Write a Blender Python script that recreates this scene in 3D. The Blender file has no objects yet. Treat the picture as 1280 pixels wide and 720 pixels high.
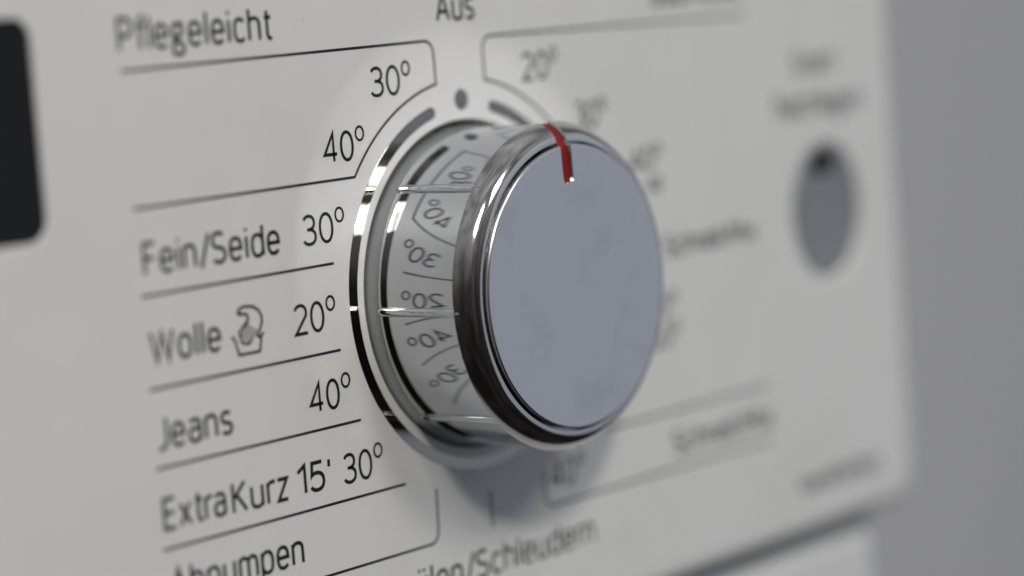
import bpy, bmesh, math, random
from mathutils import Vector, Matrix
from mathutils.geometry import tessellate_polygon

scene = bpy.context.scene
COL = scene.collection
S = 0.001                      # everything below is written in millimetres
R = math.radians

# ------------------------------------------------------------------ camera
cam_d = bpy.data.cameras.new('camera'); cam = bpy.data.objects.new('camera', cam_d); COL.objects.link(cam)
RX = Vector((0.6280106, -0.7746897, -0.0738816))
DN = Vector((-0.1258986, -0.0074533, -0.9920151))
FW = Vector((0.7679532, 0.6322976, -0.1022131))
CP = Vector((-299.8408, -253.7380, 39.2658)) * S
cam.matrix_world = Matrix(((RX.x, -DN.x, -FW.x, CP.x), (RX.y, -DN.y, -FW.y, CP.y), (RX.z, -DN.z, -FW.z, CP.z), (0, 0, 0, 1)))
cam_d.sensor_width = 36.0
cam_d.lens = 36.0 * 3398.13 / 1280.0
cam_d.clip_start = 0.01; cam_d.clip_end = 20.0
cam_d.dof.use_dof = True
cam_d.dof.focus_distance = 0.3725
cam_d.dof.aperture_fstop = 5.7
cam_d.dof.aperture_blades = 0
scene.camera = cam

# ------------------------------------------------------------------ world and lamps (indoor: no sky, no sun)
w = bpy.data.worlds.new('World'); scene.world = w; w.use_nodes = True
bg = w.node_tree.nodes['Background']
# plain room ambience: pale ceiling overhead, dim floor below
wn, wl = w.node_tree.nodes, w.node_tree.links
wt = wn.new('ShaderNodeTexCoord'); wsx = wn.new('ShaderNodeSeparateXYZ'); wr = wn.new('ShaderNodeValToRGB')
wl.new(wt.outputs['Generated'], wsx.inputs['Vector']); wm = wn.new('ShaderNodeMapRange'); wm.inputs['From Min'].default_value = -0.5; wm.inputs['From Max'].default_value = 0.9
wl.new(wsx.outputs['Z'], wm.inputs['Value']); wl.new(wm.outputs['Result'], wr.inputs['Fac']); 
wnz = wn.new('ShaderNodeTexNoise'); wnz.inputs['Scale'].default_value = 2.6; wnz.inputs['Detail'].default_value = 3.0; wnz.inputs['Distortion'].default_value = 0.8
wl.new(wt.outputs['Generated'], wnz.inputs['Vector'])
wnm = wn.new('ShaderNodeMapRange'); wnm.inputs['From Min'].default_value = 0.38; wnm.inputs['From Max'].default_value = 0.64
wnm.inputs['To Min'].default_value = 0.55; wnm.inputs['To Max'].default_value = 1.45
wl.new(wnz.outputs['Fac'], wnm.inputs['Value'])
wmx = wn.new('ShaderNodeMix'); wmx.data_type = 'RGBA'; wmx.blend_type = 'MULTIPLY'; wmx.inputs['Factor'].default_value = 1.0
wl.new(wr.outputs['Color'], wmx.inputs['A']); wl.new(wnm.outputs['Result'], wmx.inputs['B']); wl.new(wmx.outputs['Result'], bg.inputs['Color'])
wr.color_ramp.elements[0].position = 0.0; wr.color_ramp.elements[0].color = (0.015, 0.014, 0.013, 1)
wr.color_ramp.elements[1].position = 1.0; wr.color_ramp.elements[1].color = (0.33, 0.333, 0.345, 1)
we = wr.color_ramp.elements.new(0.40); we.color = (0.048, 0.044, 0.041, 1)
bg.inputs['Strength'].default_value = 1.0

def area(name, direction, dist, sx, sy, power, color, long_axis=None):
    l = bpy.data.lights.new(name, 'AREA'); l.shape = 'RECTANGLE'; l.size = sx; l.size_y = sy
    l.energy = power; l.color = color
    o = bpy.data.objects.new(name, l); COL.objects.link(o)
    d = Vector(direction).normalized()
    o.location = d * dist
    o.rotation_euler = d.to_track_quat('Z', 'Y').to_euler()
    if long_axis:
        x = Vector(long_axis); x = (x - d * x.dot(d)).normalized(); y = d.cross(x)
        o.rotation_euler = Matrix((x, y, d)).transposed().to_euler()
    return o
area('strip_lamp', (-0.41, -0.67, 0.62), 1.6, 0.46, 0.15, 4.9, (1.0, 0.985, 0.95), (-0.45, 0.0, -0.33))
area('bulb_lamp', (-0.46, -0.68, 0.57), 1.55, 0.12, 0.12, 4.8, (1.0, 0.985, 0.95))
area('ceiling_lamp', (0.06, -0.76, 0.65), 1.6, 0.34, 0.34, 5.6, (1.0, 0.985, 0.96))
area('face_reflection_fill', (0.78, -0.62, -0.02), 1.9, 2.4, 2.4, 6.9, (0.755, 0.825, 1.0))  # added unseen bluish fill, large enough to be mirrored across the dial face

vs = scene.view_settings
vs.view_transform = 'Standard'; vs.look = 'None'; vs.exposure = 0.0; vs.gamma = 1.0; vs.use_curve_mapping = False
scene.render.engine = 'CYCLES'
scene.cycles.caustics_reflective = True
scene.cycles.blur_glossy = 0.0
scene.cycles.max_bounces = 12
scene.cycles.glossy_bounces = 8
scene.cycles.sample_clamp_indirect = 0.0
scene.cycles.use_denoising = True

# ------------------------------------------------------------------ materials
def mat(name, color, rough=0.5, metal=0.0, coat=0.0, spec=0.5):
    m = bpy.data.materials.new(name); m.use_nodes = True
    b = m.node_tree.nodes['Principled BSDF']
    b.inputs['Base Color'].default_value = (*color, 1)
    b.inputs['Roughness'].default_value = rough
    b.inputs['Metallic'].default_value = metal
    b.inputs['Coat Weight'].default_value = coat
    b.inputs['Specular IOR Level'].default_value = spec
    return m
def nodes(m): return m.node_tree.nodes, m.node_tree.links, m.node_tree.nodes['Principled BSDF']
def noise(m, scale, detail=4, rough=0.55, dist=0.0):
    n, l, b = nodes(m)
    tc = n.new('ShaderNodeTexCoord'); t = n.new('ShaderNodeTexNoise')
    t.inputs['Scale'].default_value = scale; t.inputs['Detail'].default_value = detail
    t.inputs['Roughness'].default_value = rough; t.inputs['Distortion'].default_value = dist
    l.new(tc.outputs['Object'], t.inputs['Vector'])
    return t
def ramp(m, src, p0, c0, p1, c1):
    n, l, b = nodes(m)
    r = n.new('ShaderNodeValToRGB'); r.color_ramp.elements[0].position = p0; r.color_ramp.elements[1].position = p1
    r.color_ramp.elements[0].color = (*c0, 1); r.color_ramp.elements[1].color = (*c1, 1)
    l.new(src, r.inputs['Fac']); return r
def bump(m, src, strength, dist):
    n, l, b = nodes(m)
    bp = n.new('ShaderNodeBump'); bp.inputs['Strength'].default_value = strength; bp.inputs['Distance'].default_value = dist
    l.new(src, bp.inputs['Height']); l.new(bp.outputs['Normal'], b.inputs['Normal'])

M_panel = mat('white_plastic', (0.74, 0.735, 0.72), 0.38, spec=0.35)
t = noise(M_panel, 60, 5)
r_ = ramp(M_panel, t.outputs['Fac'], 0.3, (0.725, 0.72, 0.705), 0.7, (0.755, 0.75, 0.738))
nodes(M_panel)[1].new(r_.outputs['Color'], nodes(M_panel)[2].inputs['Base Color'])
n_, l_, b_ = nodes(M_panel)
vo = n_.new('ShaderNodeTexVoronoi'); vo.inputs['Scale'].default_value = 130; vo.inputs['Randomness'].default_value = 1.0
tcp = n_.new('ShaderNodeTexCoord'); l_.new(tcp.outputs['Object'], vo.inputs['Vector'])
sep = n_.new('ShaderNodeSeparateColor'); l_.new(vo.outputs['Color'], sep.inputs['Color'])
rad = n_.new('ShaderNodeMapRange'); rad.inputs['From Min'].default_value = 0.55; rad.inputs['From Max'].default_value = 1.0
rad.inputs['To Min'].default_value = 0.0; rad.inputs['To Max'].default_value = 0.045
l_.new(sep.outputs['Red'], rad.inputs['Value'])
lt = n_.new('ShaderNodeMath'); lt.operation = 'LESS_THAN'; l_.new(vo.outputs['Distance'], lt.inputs[0]); l_.new(rad.outputs['Result'], lt.inputs[1])
mul = n_.new('ShaderNodeMath'); mul.operation = 'MULTIPLY'; mul.inputs[1].default_value = 0.4; l_.new(lt.outputs['Value'], mul.inputs[0])
mx = n_.new('ShaderNodeMix'); mx.data_type = 'RGBA'; mx.inputs['B'].default_value = (0.40, 0.39, 0.37, 1)
l_.new(mul.outputs['Value'], mx.inputs['Factor']); l_.new(r_.outputs['Color'], mx.inputs['A']); l_.new(mx.outputs['Result'], b_.inputs['Base Color'])
t2 = noise(M_panel, 1500, 3); bump(M_panel, t2.outputs['Fac'], 0.08, 0.00005)
M_enamel = mat('white_enamel', (0.74, 0.74, 0.73), 0.3)
te = noise(M_enamel, 900, 2); bump(M_enamel, te.outputs['Fac'], 0.06, 0.0001)
M_ink = mat('dark_ink', (0.012, 0.0125, 0.014), 0.55, spec=0.2)
M_line = mat('line_ink', (0.02, 0.02, 0.022), 0.55, spec=0.2)
M_dark = mat('black_gap', (0.02, 0.02, 0.02), 0.6)
M_seam = mat('grey_seam', (0.55, 0.55, 0.55), 0.6)
M_display = mat('black_display', (0.011, 0.011, 0.0105), 0.22, spec=0.2)
td = noise(M_display, 25, 3)
rd = ramp(M_display, td.outputs['Fac'], 0.3, (0.18,)*3, 0.75, (0.30,)*3)
nodes(M_display)[1].new(rd.outputs['Color'], nodes(M_display)[2].inputs['Roughness'])
M_chrome = mat('chrome', (0.54, 0.55, 0.57), 0.03, 1.0)
tcn = noise(M_chrome, 900, 4)
rc = ramp(M_chrome, tcn.outputs['Fac'], 0.45, (0.02,)*3, 0.75, (0.07,)*3)
nodes(M_chrome)[1].new(rc.outputs['Color'], nodes(M_chrome)[2].inputs['Roughness'])
M_rim = mat('rim_chrome', (0.62, 0.61, 0.60), 0.085, 1.0)
M_skirt = mat('satin_grey_metal', (0.45, 0.46, 0.47), 0.34, 1.0)
tk = noise(M_skirt, 2500, 2)
rk = ramp(M_skirt, tk.outputs['Fac'], 0.64, (0.45, 0.46, 0.47), 0.74, (0.62, 0.62, 0.62))
nodes(M_skirt)[1].new(rk.outputs['Color'], nodes(M_skirt)[2].inputs['Base Color'])
M_arc = mat('dark_mirror_strip', (0.37, 0.365, 0.33), 0.045, 1.0)
# dial face: satin metal with faint finger smudges
M_face = mat('satin_dial_face', (0.66, 0.66, 0.67), 0.22, 1.0)
n_, l_, b_ = nodes(M_face)
tf = noise(M_face, 110, 3, 0.5, 0.5)
rf = ramp(M_face, tf.outputs['Fac'], 0.54, (0.70, 0.70, 0.705), 0.72, (0.645, 0.645, 0.65))
l_.new(rf.outputs['Color'], b_.inputs['Base Color'])
tf2 = noise(M_face, 120, 4, 0.6, 0.6)
rf2 = ramp(M_face, tf2.outputs['Fac'], 0.45, (0.22,)*3, 0.8, (0.29,)*3)
l_.new(rf2.outputs['Color'], b_.inputs['Roughness'])
M_red = mat('red_paint', (0.23, 0.006, 0.004), 0.45, spec=0.25)
M_button = mat('grey_button_metal', (0.43, 0.42, 0.40), 0.42, 1.0)
M_wall = mat('grey_wall_paint', (0.55, 0.55, 0.57), 0.8)
tw = noise(M_wall, 3, 5)
rw = ramp(M_wall, tw.outputs['Fac'], 0.3, (0.735, 0.725, 0.715), 0.7, (0.775, 0.765, 0.755))
nodes(M_wall)[1].new(rw.outputs['Color'], nodes(M_wall)[2].inputs['Base Color'])

# ------------------------------------------------------------------ helpers
def link(name, me, m, parent=None, label=None):
    o = bpy.data.objects.new(name, me); COL.objects.link(o)
    ms = m if isinstance(m, (list, tuple)) else [m]
    if not me.materials:
        for x in ms: me.materials.append(x)
    if parent is not None:
        o.parent = parent
        o.matrix_parent_inverse = world_of(parent).inverted()
    if label: o['label'] = label
    return o
def world_of(o):
    # objects all sit at the origin except the root Empty
    return Matrix.Translation(o.location) if o.parent is None else Matrix.Identity(4)
def mesh(name, verts, faces, smooth=True):
    me = bpy.data.meshes.new(name); me.from_pydata([Vector(v) * S for v in verts], [], faces); me.update()
    bm = bmesh.new(); bm.from_mesh(me); bmesh.ops.recalc_face_normals(bm, faces=bm.faces)
    for f in bm.faces: f.smooth = smooth
    bm.to_mesh(me); bm.free()
    return me
def sharpen(me, deg):
    bm = bmesh.new(); bm.from_mesh(me)
    for e in bm.edges:
        if len(e.link_faces) == 2 and e.calc_face_angle(0) > R(deg): e.smooth = False
    bm.to_mesh(me); bm.free()

def lathe(name, prof, seg=256, closed=True):
    """profile of (radius, height above panel); axis = -Y"""
    verts, faces, ring = [], [], []
    for (r, h) in prof:
        if r < 1e-6:
            ring.append([len(verts)]); verts.append((0, -h, 0))
        else:
            ring.append(list(range(len(verts), len(verts) + seg)))
            for k in range(seg):
                a = 2 * math.pi * k / seg
                verts.append((r * math.cos(a), -h, r * math.sin(a)))
    n = len(prof)
    for i in range(n if closed else n - 1):
        A, B = ring[i], ring[(i + 1) % n]
        for k in range(seg):
            k2 = (k + 1) % seg
            if len(A) == 1 and len(B) == 1: break
            if len(A) == 1: faces.append((A[0], B[k], B[k2]))
            elif len(B) == 1: faces.append((A[k], B[0], A[k2]))
            else: faces.append((A[k], B[k], B[k2], A[k2]))
    me = mesh(name, verts, faces); sharpen(me, 28)
    return me

def rrect(x0, x1, z0, z1, rad, n=10):
    """counter-clockwise loop: list of (point, outward normal)"""
    out = []
    for cx, cz, a0 in ((x1 - rad, z1 - rad, 0), (x0 + rad, z1 - rad, 90), (x0 + rad, z0 + rad, 180), (x1 - rad, z0 + rad, 270)):
        for k in range(n + 1):
            a = R(a0 + 90 * k / n)
            nx, nz = math.cos(a), math.sin(a)
            out.append(((cx + rad * nx, cz + rad * nz), (nx, nz)))
    return out
def ell(cx, cz, rx, rz, n=160):
    out = []
    for k in range(n):
        a = 2 * math.pi * k / n
        nx, nz = math.cos(a) / rx, math.sin(a) / rz; q = math.hypot(nx, nz)
        out.append(((cx + rx * math.cos(a), cz + rz * math.sin(a)), (nx / q, nz / q)))
    return out
def plate(name, outer, holes, prof_out, prof_holes, y=0.0):
    """flat plate facing -Y; loops are (p, n); profiles list (outward shift, depth behind the face)"""
    loops = [outer] + holes
    verts, faces = [], []
    polys = [[Vector((p[0], p[1], 0)) for p, n in L] for L in loops]
    flat = [v for P in polys for v in P]
    verts = [(v.x, y, v.y) for v in flat]
    faces = [tuple(t) for t in tessellate_polygon(polys)]
    me = mesh(name, verts, faces, smooth=False)
    bm = bmesh.new(); bm.from_mesh(me)
    for f in bm.faces:
        if f.normal.y > 0: f.normal_flip()
    for L, sgn, prof in zip(loops, [1] + [-1] * len(holes), [prof_out] + prof_holes):
        rows = []
        for (o, d) in [(0, 0)] + prof:
            rows.append([bm.verts.new(Vector((p[0] + sgn * o * n[0], y + d, p[1] + sgn * o * n[1])) * S) for p, n in L])
        for a, b in zip(rows, rows[1:]):
            for k in range(len(L)):
                k2 = (k + 1) % len(L)
                f = bm.faces.new((a[k], a[k2], b[k2], b[k]) if sgn < 0 else (a[k], b[k], b[k2], a[k2]))
                f.smooth = True
    bm.to_mesh(me); bm.free()
    return me
def rnd(rad, n=6, depth=3):
    return [(rad * math.sin(R(90 * k / n)), rad * (1 - math.cos(R(90 * k / n)))) for k in range(1, n + 1)] + [(rad, rad + depth)]

def ribbon(pts, width, closed=False):
    """flat stroke following pts (x, z) with mitred joints; returns verts, faces lists in (x, z)"""
    n = len(pts); L = []; Rr = []
    for i in range(n):
        a = Vector(pts[i - 1]) if (i > 0 or closed) else None
        b = Vector(pts[i]); c = Vector(pts[(i + 1) % n]) if (i < n - 1 or closed) else None
        d1 = (b - a).normalized() if a is not None else (c - b).normalized()
        d2 = (c - b).normalized() if c is not None else d1
        t = (d1 + d2).normalized() if (d1 + d2).length > 1e-6 else d1
        nrm = Vector((-t.y, t.x)); m = 1 / max(0.35, nrm.dot(Vector((-d1.y, d1.x))))
        L.append(b + nrm * width / 2 * m); Rr.append(b - nrm * width / 2 * m)
    v = L + Rr; f = []
    for i in range(n if closed else n - 1):
        j = (i + 1) % n
        f.append((i, j, n + j, n + i))
    return v, f
PRINT = 0.03
def print_mesh(name, strokes, y=-PRINT):
    """strokes: list of (pts, width, closed) printed on the panel, a thin raised film of ink"""
    V, F = [], []
    for i, (pts, wd, cl) in enumerate(strokes):
        v, f = ribbon(pts, wd, cl); o = len(V)
        V += [(p.x, y - 0.0015 * (i % 4), p.y) for p in v]
        F += [tuple(o + i for i in q) for q in f]
    me = mesh(name, V, F, smooth=False)
    bm = bmesh.new(); bm.from_mesh(me)
    for f in bm.faces:
        if f.normal.y > 0: f.normal_flip()
    bm.to_mesh(me); bm.free()
    return me
def arcpts(cx, cz, r, a0, a1, n=24, rz=None):
    rz = r if rz is None else rz
    return [(cx + r * math.cos(R(a0 + (a1 - a0) * k / n)), cz + rz * math.sin(R(a0 + (a1 - a0) * k / n))) for k in range(n + 1)]

# ---- lettering: a narrow monoline sans drawn as pen strokes, height of a capital = 1
def se(x0, x1, y0, y1, a0, a1, n=22, p=2.5):
    cx, cy, rx, ry = (x0 + x1) / 2, (y0 + y1) / 2, (x1 - x0) / 2, (y1 - y0) / 2
    out = []
    for k in range(n + 1):
        a = R(a0 + (a1 - a0) * k / n); c, q = math.cos(a), math.sin(a)
        out.append((cx + rx * math.copysign(abs(c) ** (2 / p), c), cy + ry * math.copysign(abs(q) ** (2 / p), q)))
    return out
XH = 0.73
def dot_(x, y): return [(x, y - 0.055), (x, y + 0.055)]
def arch(x0, x1): return se(x0, x1, XH - 0.5, XH, 165, 0, 14) + [(x1, 0)]
G = {   # glyph: (width, strokes)
 '0': (.50, [('c', se(0, .5, 0, 1, 0, 354, 40, 2.1))]),
 '1': (.26, [[(0, .78), (.26, 1), (.26, 0)]]),
 '2': (.48, [se(0, .47, .46, 1, 160, -22, 18, 2.2) + [(0, 0), (.49, 0)]]),
 '3': (.48, [se(.02, .45, .52, 1, 155, -82, 18, 2.2) + se(-.02, .48, 0, .52, 82, -155, 20, 2.2), [(.15, .52), (.24, .52)]]),
 '4': (.54, [[(.40, 0), (.40, 1), (0, .26), (.54, .26)]]),
 '5': (.48, [[(.44, 1), (.07, 1), (.045, .56)] + se(-.04, .48, 0, .63, 128, -150, 20, 2.2)]),
 '6': (.50, [('c', se(0, .5, 0, .60, 0, 354, 30)), [(.01, .32), (.06, .60), (.20, .85), (.38, 1)]]),
 "'": (.02, [[(0.01, 1), (0.01, .74)]]),
 '/': (.34, [[(0, -.10), (.34, 1.04)]]),
 'A': (.56, [[(0, 0), (.28, 1), (.56, 0)], [(.09, .31), (.47, .31)]]),
 'B': (.46, [[(0, 0), (0, 1), (.2, 1)] + se(0, .42, .53, 1, 85, -85) + [(0, .53)], [(.2, .53)] + se(0, .46, 0, .53, 85, -85) + [(0, 0)]]),
 'E': (.42, [[(.42, 1), (0, 1), (0, 0), (.42, 0)], [(0, .53), (.38, .53)]]),
 'F': (.40, [[(.40, 1), (0, 1), (0, 0)], [(0, .51), (.36, .51)]]),
 'J': (.30, [[(.30, 1), (.30, .25), (.26, .09), (.16, .0), (0, -.03)]]),
 'K': (.48, [[(0, 0), (0, 1)], [(.45, 1), (.03, .47)], [(.14, .58), (.48, 0)]]),
 'M': (.66, [[(0, 0), (.03, 1), (.33, .3), (.63, 1), (.66, 0)]]),
 'N': (.52, [[(0, 0), (0, 1), (.52, 0), (.52, 1)]]),
 'P': (.46, [[(0, 0), (0, 1), (.2, 1)] + se(-.04, .46, .44, 1, 85, -85) + [(0, .44)]]),
 'S': (.46, [se(.01, .45, .50, 1, 35, 262, 20, 2.2) + se(0, .46, 0, .50, 82, -150, 20, 2.2)]),
 'V': (.54, [[(0, 1), (.27, 0), (.54, 1)]]),
 'W': (.80, [[(0, 1), (.19, 0), (.40, .95), (.61, 0), (.80, 1)]]),
 'a': (.40, [se(.02, .40, .25, XH, 150, 0, 14) + [(.40, 0)], [(.40, .43)] + se(0, .42, 0, .43, 95, 300, 18) + [(.40, .15)]]),
 'b': (.42, [[(0, 0), (0, 1.04)], ('c', se(0, .42, 0, XH, 0, 354, 30))]),
 'c': (.36, [se(0, .40, 0, XH, 42, 318, 24)]),
 'd': (.42, [[(.42, 0), (.42, 1.04)], ('c', se(0, .42, 0, XH, 0, 354, 30))]),
 'e': (.42, [[(.02, .37), (.42, .37)] + se(0, .42, 0, XH, 4, 322, 28)]),
 'f': (.28, [[(.09, 0), (.09, .82)] + se(.09, .46, .62, 1.04, 170, 95, 8), [(0, XH), (.27, XH)]]),
 'g': (.42, [('c', se(.02, .34, .30, XH, 0, 354, 24)), [(.26, .70), (.42, .71)], [(.08, .33), (.03, .22), (.07, .14), (.30, .10)] + se(0, .40, -.27, .10, 60, -215, 20) + [(.08, .12)]]),
 'h': (.40, [[(0, 0), (0, 1.04)], arch(0, .40)]),
 'i': (.02, [[(.01, 0), (.01, XH)], dot_(.01, .96)]),
 'l': (.02, [[(.01, 0), (.01, 1.04)]]),
 'm': (.68, [[(0, 0), (0, XH)], arch(0, .34), arch(.34, .68)]),
 'n': (.40, [[(0, 0), (0, XH)], arch(0, .40)]),
 'o': (.43, [('c', se(0, .43, 0, XH, 0, 354, 30))]),
 'p': (.42, [[(0, -.26), (0, XH)], ('c', se(0, .42, 0, XH, 0, 354, 30))]),
 'r': (.25, [[(0, 0), (0, XH)], se(0, .40, XH - .5, XH, 165, 70, 10)]),
 's': (.36, [se(.01, .35, .365, XH, 35, 262, 16, 2.2) + se(0, .36, 0, .365, 82, -150, 16, 2.2)]),
 't': (.27, [[(.10, .95), (.10, .14), (.15, .03), (.27, .01)], [(0, XH), (.26, XH)]]),
 'u': (.40, [[(.40, 0), (.40, XH)], [(0, XH)] + se(0, .40, 0, .5, 180, 345, 14)]),
  'w': (.62, [[(0, XH), (.15, 0), (.31, .7), (.47, 0), (.62, XH)]]),
 'x': (.40, [[(0, 0), (.40, XH)], [(0, XH), (.40, 0)]]),
 'z': (.36, [[(0, XH), (.36, XH), (0, 0), (.36, 0)]]),
}
G['\u00fc'] = (.40, G['u'][1] + [dot_(.10, .95), dot_(.30, .95)])
def lay(body, gap):
    x = 0; out = []
    for ch in body:
        wd, st = G[ch]
        g = gap * (0.62 if ch in 'ftr/' else 1.0)
        for q in st:
            cl = isinstance(q, tuple)
            out.append(([(x + a, b) for a, b in (q[1] if cl else q)], cl))
        x += wd + g
    return out, x - g
def text_strokes(body, x0, x1, z, cap, pen, gap=0.215):
    st, W = lay(body, gap)
    k = (x1 - x0 - pen) / W; h = cap - pen
    return [([(x0 + pen / 2 + a * k, z + pen / 2 + b * h) for a, b in pts], pen, cl) for pts, cl in st]

# ------------------------------------------------------------------ background wall
wv = [(-2500, 620, -800), (3500, 620, -800), (3500, 620, 2200), (-2500, 620, 2200), (-2500, 720, -800), (3500, 720, -800), (3500, 720, 2200), (-2500, 720, 2200)]
wall = link('wall', mesh('wall', wv, [(0, 1, 2, 3), (4, 5, 6, 7), (0, 1, 5, 4), (1, 2, 6, 5), (2, 3, 7, 6), (3, 0, 4, 7)], False), M_wall)
wall['kind'] = 'structure'

# ------------------------------------------------------------------ washing machine
machine = bpy.data.objects.new('washing_machine', None); COL.objects.link(machine)
machine.location = (-0.18, 0.0, -0.78); machine.empty_display_size = 0.1
machine['label'] = 'white washing machine with a chrome program dial on its control panel'
machine['category'] = 'washing machine'

XR, XL, ZB, ZT = 119.5, -476.0, -54.0, 62.0
ER = 3.0
panel = link('control_panel', plate('control_panel', rrect(XL + ER, XR - ER, ZB + ER, ZT - ER, 4.5),
    [ell(0, 0, 24.1, 24.1, 256), ell(95.4, 0.7, 11.4, 12.2), rrect(-190, -79.4, 14.9, 42.6, 3.0)],
    rnd(ER, 10, 26), [rnd(0.3, 5, 6), rnd(0.9, 6, 4), rnd(0.25, 4, 3)]), M_panel, machine, 'white control panel printed with wash programs')

def box(name, x0, x1, y0, y1, z0, z1, rad, m, parent, label=None):
    bm = bmesh.new(); bmesh.ops.create_cube(bm, size=1)
    for v in bm.verts:
        v.co = Vector((x0 if v.co.x < 0 else x1, y0 if v.co.y < 0 else y1, z0 if v.co.z < 0 else z1)) * S
    if rad: bmesh.ops.bevel(bm, geom=bm.edges[:], offset=rad * S, segments=6, profile=0.5, affect='EDGES')
    for f in bm.faces: f.smooth = False
    me = bpy.data.meshes.new(name); bm.to_mesh(me); bm.free()
    return link(name, me, m, parent, label)
box('front_body', -478, 113, 5.0, 520, -780, -56.6, 4, M_enamel, machine, 'white enamelled front below the control panel')
box('seam_strip', -470, 111, 5.6, 30, -60, -50, 0, M_seam, machine, 'dark seam under the control panel')
box('panel_backing', -470, 112, 14, 500, -49.5, 60, 0, M_dark, machine)
box('worktop', -480, 121, 1.5, 560, 64.5, 95, 3, M_enamel, machine)

# ---- display
disp = link('display_window', plate('display_window', rrect(-189.6, -79.8, 15.3, 42.2, 2.7), [], rnd(0.2, 4, 3), [], 0.35), M_display, machine, 'black display window with rounded corners')

# ---- printed text and lines on the panel
def T(body, x0, x1, z, cap, name='program_name', pen=0.55):
    return link(name, print_mesh(name, text_strokes(body, x0, x1, z, cap, pen)), M_ink, panel, 'printed text ' + body)
def TEMP(num, x0, x1, z, cap=4.3, deg=True, pen=0.48):
    st = text_strokes(num, x0, x1, z, cap, pen, 0.20)
    if deg: st.append((arcpts(x1 + 1.35, z + cap * 0.85, 0.80, 0, 345, 23, 0.94), 0.36, True))
    return link('temperature_mark', print_mesh('temperature_mark', st), M_ink, panel, 'printed temperature %s degrees' % num)
def LINE(strokes, label=None):
    return link('divider_line', print_mesh('divider_line', strokes), M_line, panel, label)

LW = 0.38
XE = -65.4
# left column
T('Pflegeleicht', -65.6, -37.6, 37.3, 4.5)
corner = [(-7.2, 35.5)] + arcpts(-7.2, 33.7, 1.8, 85, 5, 8) + [(-5.35, 29.5)]
AR = 29.75
boxL = arcpts(0, 0, AR, 100.3, 143.4, 40)
LINE([([(XE, 35.0)] + corner[:-1] + boxL + [(XE, 17.6)], LW, False)], 'thin printed outline around the two upper left temperatures')
TEMP('30', -19.3, -13.0, 28.3)
TEMP('40', -29.8, -23.6, 20.0)
T('Fein/Seide', -64.6, -39.6, 8.9, 4.4)
TEMP('30', -35.2, -29.0, 9.3)
LINE([([(XE, 6.45), (-29.5, 6.45)], LW, False)])
T('Wolle', -64.7, -52.0, -2.4, 4.4)
TEMP('20', -38.2, -32.2, -2.5)
LINE([([(XE, -5.5), (-29.5, -5.5)], LW, False)])
T('Jeans', -64.8, -51.2, -13.5, 4.4)
TEMP('40', -36.5, -30.4, -13.4)
LINE([([(XE, -15.7), (-26.6, -15.7)], LW, False)])
T('Extra', -65.0, -53.6, -23.9, 4.4)
T('Kurz', -52.6, -41.8, -24.1, 4.4)
T("15'", -40.2, -33.4, -24.0, 4.3)
TEMP('30', -31.0, -25.0, -24.1)
LINE([([(XE, -26.2), (-18.4, -26.2)], LW, False)])
T('Abpumpen', -64.8, -39.9, -33.2, 4.4)
LINE([([(XE, -35.8), (-14.6, -35.8)] + arcpts(-14.0, -34.0, 1.8, 270, 360, 8) + [(-12.0, -28.1)], LW, False)])
LINE([([(-0.1, -36.0), (-0.1, -30.6)], LW, False)])
T('Sp\u00fclen/Schleudern', -24.6, 23.8, -43.0, 4.4)
T('Aus', -4.2, 4.4, 38.0, 4.4)
# hand wash symbol: tub with a hand dipped into it
tub = [(-50.1, -0.8), (-49.55, -1.3), (-48.95, -3.4), (-45.05, -3.4), (-44.6, -1.4), (-44.1, -1.0)]
lip = [(-45.2, -1.5), (-44.6, -1.4)]
back = [(-48.1, 1.75), (-48.65, 2.15), (-48.3, 2.65), (-47.4, 2.85), (-45.9, 2.7), (-44.8, 2.1), (-44.25, 1.2), (-44.3, 0.3), (-44.8, -0.6), (-45.5, -1.4)]
thumb = [(-48.5, 2.1), (-47.5, 1.85), (-46.95, 1.75), (-46.8, 1.0), (-48.0, 0.1), (-48.65, -0.5), (-48.4, -1.2)]
strokes = [(tub, 0.40, False), (lip, 0.40, False), (back, 0.40, False), (thumb, 0.40, False)]
for (a, b) in (((-46.9, 0.6), (-48.6, -1.5)), ((-46.45, 0.25), (-48.05, -1.85)), ((-46.0, -0.1), (-47.35, -2.1)), ((-45.4, -0.4), (-46.7, -2.0))):
    strokes.append(([a, b], 0.27, False))
strokes.append(([(-48.6, -1.5), (-48.0, -2.05), (-47.0, -2.2), (-46.3, -1.8)], 0.28, False))
link('hand_wash_symbol', print_mesh('hand_wash_symbol', strokes), M_ink, panel, 'printed hand wash symbol of a hand in a tub')
# right column
LINE([([(73.6, 35.3)] + [(7.4, 35.5)] + arcpts(7.4, 33.7, 1.8, 95, 175, 8) + arcpts(0, 0, AR, 79.2, 30, 44), LW, False)], 'thin printed outline around the upper right temperatures')
TEMP('20', 14.4, 20.6, 28.3)
TEMP('30', 26.4, 32.0, 20.1)
TEMP('40', 39.4, 45.6, 12.3, 3.8)
TEMP('60', 43.8, 47.4, 8.9, 2.4, deg=False, pen=0.4)
T('Schnell/Mix', 47.2, 72.8, -1.9, 3.6)
TEMP('40', 41.0, 47.0, -11.2, 3.6)
TEMP('60', 41.0, 47.4, -16.0, 3.6)
T('Baumwolle', 48.0, 73.6, 37.8, 4.4)
LINE([([(73.6, -26.3), (28.0, -26.3)], LW, False)])
LINE([([(73.6, -35.5), (14.6, -35.5)] + arcpts(14.4, -33.7, 1.8, 270, 180, 8) + [(12.6, -30.0)], LW, False)])
TEMP('40', 14.2, 20.3, -33.1)
T('Schnell/Mix', 45.8, 74.2, -33.5, 3.9)
T('Start', 87.0, 100.4, 24.4, 4.0, 'button_name')
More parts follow.
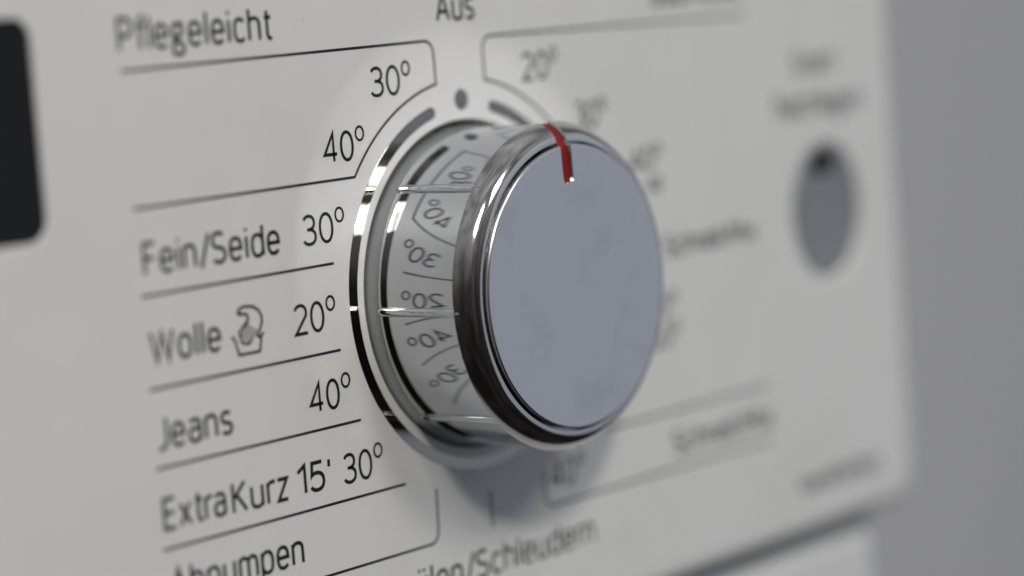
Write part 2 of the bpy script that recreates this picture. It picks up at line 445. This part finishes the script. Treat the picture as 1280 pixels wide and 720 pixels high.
T('Nachlegen', 81.0, 108.2, 17.3, 4.2, 'button_name')
T('VarioPerfect', 81.0, 107.0, -46.6, 3.4, 'printed_word')

# ---- mirror strips round the dial
def strip(name, r, wd, a0, a1, label):
    """flat strip a hair above the panel, tiny rounded edges, round ends"""
    n = 300; H = 0.07
    prof = [(-1, 0.0), (-0.985, H * 0.75), (-0.955, H), (0.955, H), (0.985, H * 0.75), (1, 0.0)]
    V, F = [], []; rows = []
    ext = math.degrees(wd / 2 / r)
    for k in range(-10, n + 11):
        if k <= 0:
            q = -k / 10; a = a0 - ext * math.sin(q * math.pi / 2); sc = math.cos(q * math.pi / 2)
        elif k >= n:
            q = (k - n) / 10; a = a1 + ext * math.sin(q * math.pi / 2); sc = math.cos(q * math.pi / 2)
        else: a = a0 + (a1 - a0) * k / n; sc = 1
        sc = max(sc, 0.02)
        rows.append(len(V))
        for s, h in prof:
            rr = r + s * wd / 2 * sc
            V.append((rr * math.cos(R(a)), -h + 0.01, rr * math.sin(R(a))))
    m = len(prof)
    for i in range(len(rows) - 1):
        for j in range(m - 1):
            F.append((rows[i] + j, rows[i] + j + 1, rows[i + 1] + j + 1, rows[i + 1] + j))
    me = mesh(name, V, F); sharpen(me, 20)
    return link(name, me, M_arc, panel, label)
strip('indicator_arc', 26.15, 1.75, 105.2, 434.8, 'dark mirror arc printed around the dial')
dot_prof = [(0, 0.07), (1.45, 0.07), (1.5, 0.05), (1.52, -0.1)]
dm = lathe('indicator_dot', dot_prof, 48, False); dm.transform(Matrix.Translation((0, 0, 26.75 * S)))
link('indicator_dot', dm, M_arc, panel, 'dark mirror dot above the dial')

# ------------------------------------------------------------------ dial
ROT = 2.2      # the dial stands a little off centre
side_prof = [(22.90, -6.0), (22.90, 0.5), (22.98, 1.6), (22.93, 3), (22.88, 6), (22.84, 9), (22.82, 12), (22.83, 14.6), (22.84, 15.3), (22.40, 15.45), (19.9, 15.45), (19.9, -6.0)]
side_me = lathe('program_dial', side_prof, 360)
dial = link('program_dial', side_me, M_chrome, machine, 'polished chrome program dial mirroring the printed temperatures')
link('dial_skirt', lathe('dial_skirt', [(22.93, 1.85), (23.02, 1.80), (23.06, 1.2), (23.12, 0.7), (23.22, 0.25), (23.32, -0.1), (23.36, -0.5), (23.36, -4.0), (22.93, -4.0)], 256), M_skirt, dial, 'satin grey ring at the foot of the dial')
well = [(26.5, -6.2), (0, -6.2), (0, -7.5), (26.5, -7.5)]
link('dial_well', lathe('dial_well', well, 96), M_dark, dial)

# rim: an arc whose normal swings from near sideways to near frontal
rim_curve = []
n0, n1 = 36, 86
ra, rb = Vector((23.32, 15.60)), Vector((20.58, 18.42))
def unit(a): return Vector((math.cos(R(a)), math.sin(R(a))))
for q in range(15):
    a = n0 + (n1 - n0) * q / 14
    u = (unit(a) - unit(n0)); e = unit(n1) - unit(n0)
    rim_curve.append((ra.x + (rb.x - ra.x) * u.x / e.x, ra.y + (rb.y - ra.y) * u.y / e.y))
rim_prof = [(22.2, 15.42), (23.10, 15.40), (23.26, 15.48)] + rim_curve + [(20.50, 18.435), (20.44, 18.41), (20.41, 18.33), (20.41, 16.4), (20.41, 15.47)]
face_prof = [(0, 19.04), (12, 19.06), (19.55, 19.07), (19.78, 19.055), (19.92, 18.99), (20.02, 18.87), (20.05, 18.7), (20.05, 15.46), (0, 15.46)]
# path followed by the pointer slot, an offset of the surface
path = [(14.7, 19.05), (17, 19.05), (19.0, 19.05), (19.9, 18.9), (20.6, 18.42)] + [rim_curve[q] for q in (11, 8, 5, 2, 0)] + [(23.42, 15.1)]
def offs(path, d):
    out = []
    for i, p in enumerate(path):
        a = Vector(path[max(0, i - 1)]); b = Vector(path[min(len(path) - 1, i + 1)])
        t = (b - a).normalized(); nrm = Vector((-t.y, t.x))
        out.append((p[0] + nrm.x * d, p[1] + nrm.y * d))
    return out
def channel(name, levels, end_r):
    """solid along the path; levels = (offset from the surface, half width) from deep to shallow; round inner end"""
    ns = 15; V, F, idx = [], [], {}
    h0 = levels[0][1]
    for l, (d, half) in enumerate(levels):
        P = offs(path, d)
        for k in range(ns):
            s_ = -half * math.cos(math.pi * k / (ns - 1))
            cutr = end_r - (half - h0) + half - math.sqrt(max(0, half * half - s_ * s_))
            for i, (r, h) in enumerate(P):
                if i == 0: r = cutr
                elif i == 1: r = max(r, cutr + 0.2)
                idx[k, i, l] = len(V); V.append((r, -h, s_))
    n = len(path); L = len(levels) - 1
    for k in range(ns - 1):
        for i in range(n - 1):
            for l in (0, L): F.append((idx[k, i, l], idx[k + 1, i, l], idx[k + 1, i + 1, l], idx[k, i + 1, l]))
        for l in range(L):
            for i in (0, n - 1): F.append((idx[k, i, l], idx[k + 1, i, l], idx[k + 1, i, l + 1], idx[k, i, l + 1]))
    for i in range(n - 1):
        for l in range(L):
            for k in (0, ns - 1): F.append((idx[k, i, l], idx[k, i + 1, l], idx[k, i + 1, l + 1], idx[k, i, l + 1]))
    me = mesh(name, V, F, False)
    me.transform(Matrix.Rotation(-R(90 + ROT), 4, 'Y'))
    return me
def cut(me, cutter, m):
    o = bpy.data.objects.new('tmp', me); c = bpy.data.objects.new('tmpc', cutter)
    COL.objects.link(o); COL.objects.link(c)
    # work at millimetre scale for a robust boolean
    o.scale = c.scale = (1000,) * 3
    md = o.modifiers.new('b', 'BOOLEAN'); md.object = c; md.operation = 'DIFFERENCE'; md.solver = 'EXACT'
    bpy.context.view_layer.update()
    out = bpy.data.meshes.new_from_object(o.evaluated_get(bpy.context.evaluated_depsgraph_get()))
    bpy.data.objects.remove(o); bpy.data.objects.remove(c)
    sharpen(out, 28)
    return out
cutter = channel('cutter', [(-0.70, 0.92), (-0.26, 0.94), (0.0, 1.16), (2.5, 1.17)], 14.6)
rim_me = cut(lathe('dial_rim', rim_prof, 256), cutter, M_rim); rim_me.name = 'dial_rim'; rim_me.materials.clear()
face_me = cut(lathe('dial_face', face_prof, 256), cutter, M_face); face_me.name = 'dial_face'; face_me.materials.clear()
link('dial_rim', rim_me, M_rim, dial, 'dark polished rim around the dial face')
link('dial_face', face_me, M_face, dial, 'flat satin lavender grey dial face')
red = channel('pointer_mark', [(-0.69, 0.89), (-0.40, 0.90)], 14.64)
link('pointer_mark', red, M_red, dial, 'red pointer stripe over the dial rim')

# grip ridges along the side
def ridge_mesh(ang):
    """slim half-round bar, round at its foot, pointed where it meets the rim"""
    V, F, rows = [], [], []
    hs = [1.35, 1.40, 1.52, 1.75, 2.05, 2.7, 4, 7, 10, 13, 14.8, 15.2, 15.6, 16.0, 16.35]
    m = 13
    for h in hs:
        q = math.sqrt(max(0.0016, 1 - ((2.05 - min(h, 2.05)) / 0.7) ** 2))
        top = 1.0 if h < 15.2 else max(0.05, 1 - (h - 15.2) / 1.2)
        half = 0.66 * q * top; base = 22.76
        proud = (0.25 + 0.38 * q) * (1.0 if h < 15.2 else 0.6 + 0.4 * top)
        rows.append(len(V))
        for k in range(m):
            a = math.pi * k / (m - 1)
            V.append((base + proud * math.sin(a) ** 0.85, -h, half * math.cos(a)))
    for i in range(len(rows) - 1):
        for j in range(m - 1):
            F.append((rows[i] + j, rows[i] + j + 1, rows[i + 1] + j + 1, rows[i + 1] + j))
    F.append(tuple(range(m))); F.append(tuple(rows[-1] + j for j in range(m)))
    me = mesh('grip_ridge', V, F); sharpen(me, 40)
    me.transform(Matrix.Rotation(-R(ang), 4, 'Y'))
    return me
for k in range(8):
    a = ROT + 45 * k
    if k == 2: continue          # the pointer takes this place
    link('grip_ridge', ridge_mesh(a), M_chrome, dial)

# ------------------------------------------------------------------ start button
bc = Matrix.Translation((95.4 * S, 0, 0.7 * S))
def lathe_at(name, prof, m, parent, label=None, seg=96):
    me = lathe(name, prof, seg, False); me.transform(Matrix.Diagonal((1.045, 1, 1.13, 1))); me.transform(bc)
    return link(name, me, m, parent, label)
button = lathe_at('start_button', [(0, -1.1), (4, -1.05), (7, -0.85), (9.0, -0.45), (9.6, -0.35), (9.9, -0.5), (10.0, -0.8), (10.0, -4)], M_button, machine, 'dished grey metal start button')
bw = lathe('button_well', [(12, -4.4), (0, -4.4), (0, -5), (12, -5)], 64); bw.transform(bc)
link('button_well', bw, M_dark, button)
shade_me = lathe('button_top_shade', [(0, 0.15), (2.2, 0.12), (2.6, 0.0), (2.7, -1.6)], 32, False)  # black patch standing in for the shade along the button's top edge
shade_me.transform(Matrix.Diagonal((1.55, 1, 0.85, 1))); shade_me.transform(Matrix.Translation((95.3 * S, 0.45 * S, 9.2 * S)))
link('button_top_shade', shade_me, M_display, button, 'black patch in place of the shade at the top of the button')

# the dial sits a quarter millimetre low in its hole
dial.location = (0.0, 0.0, -0.25 * S)
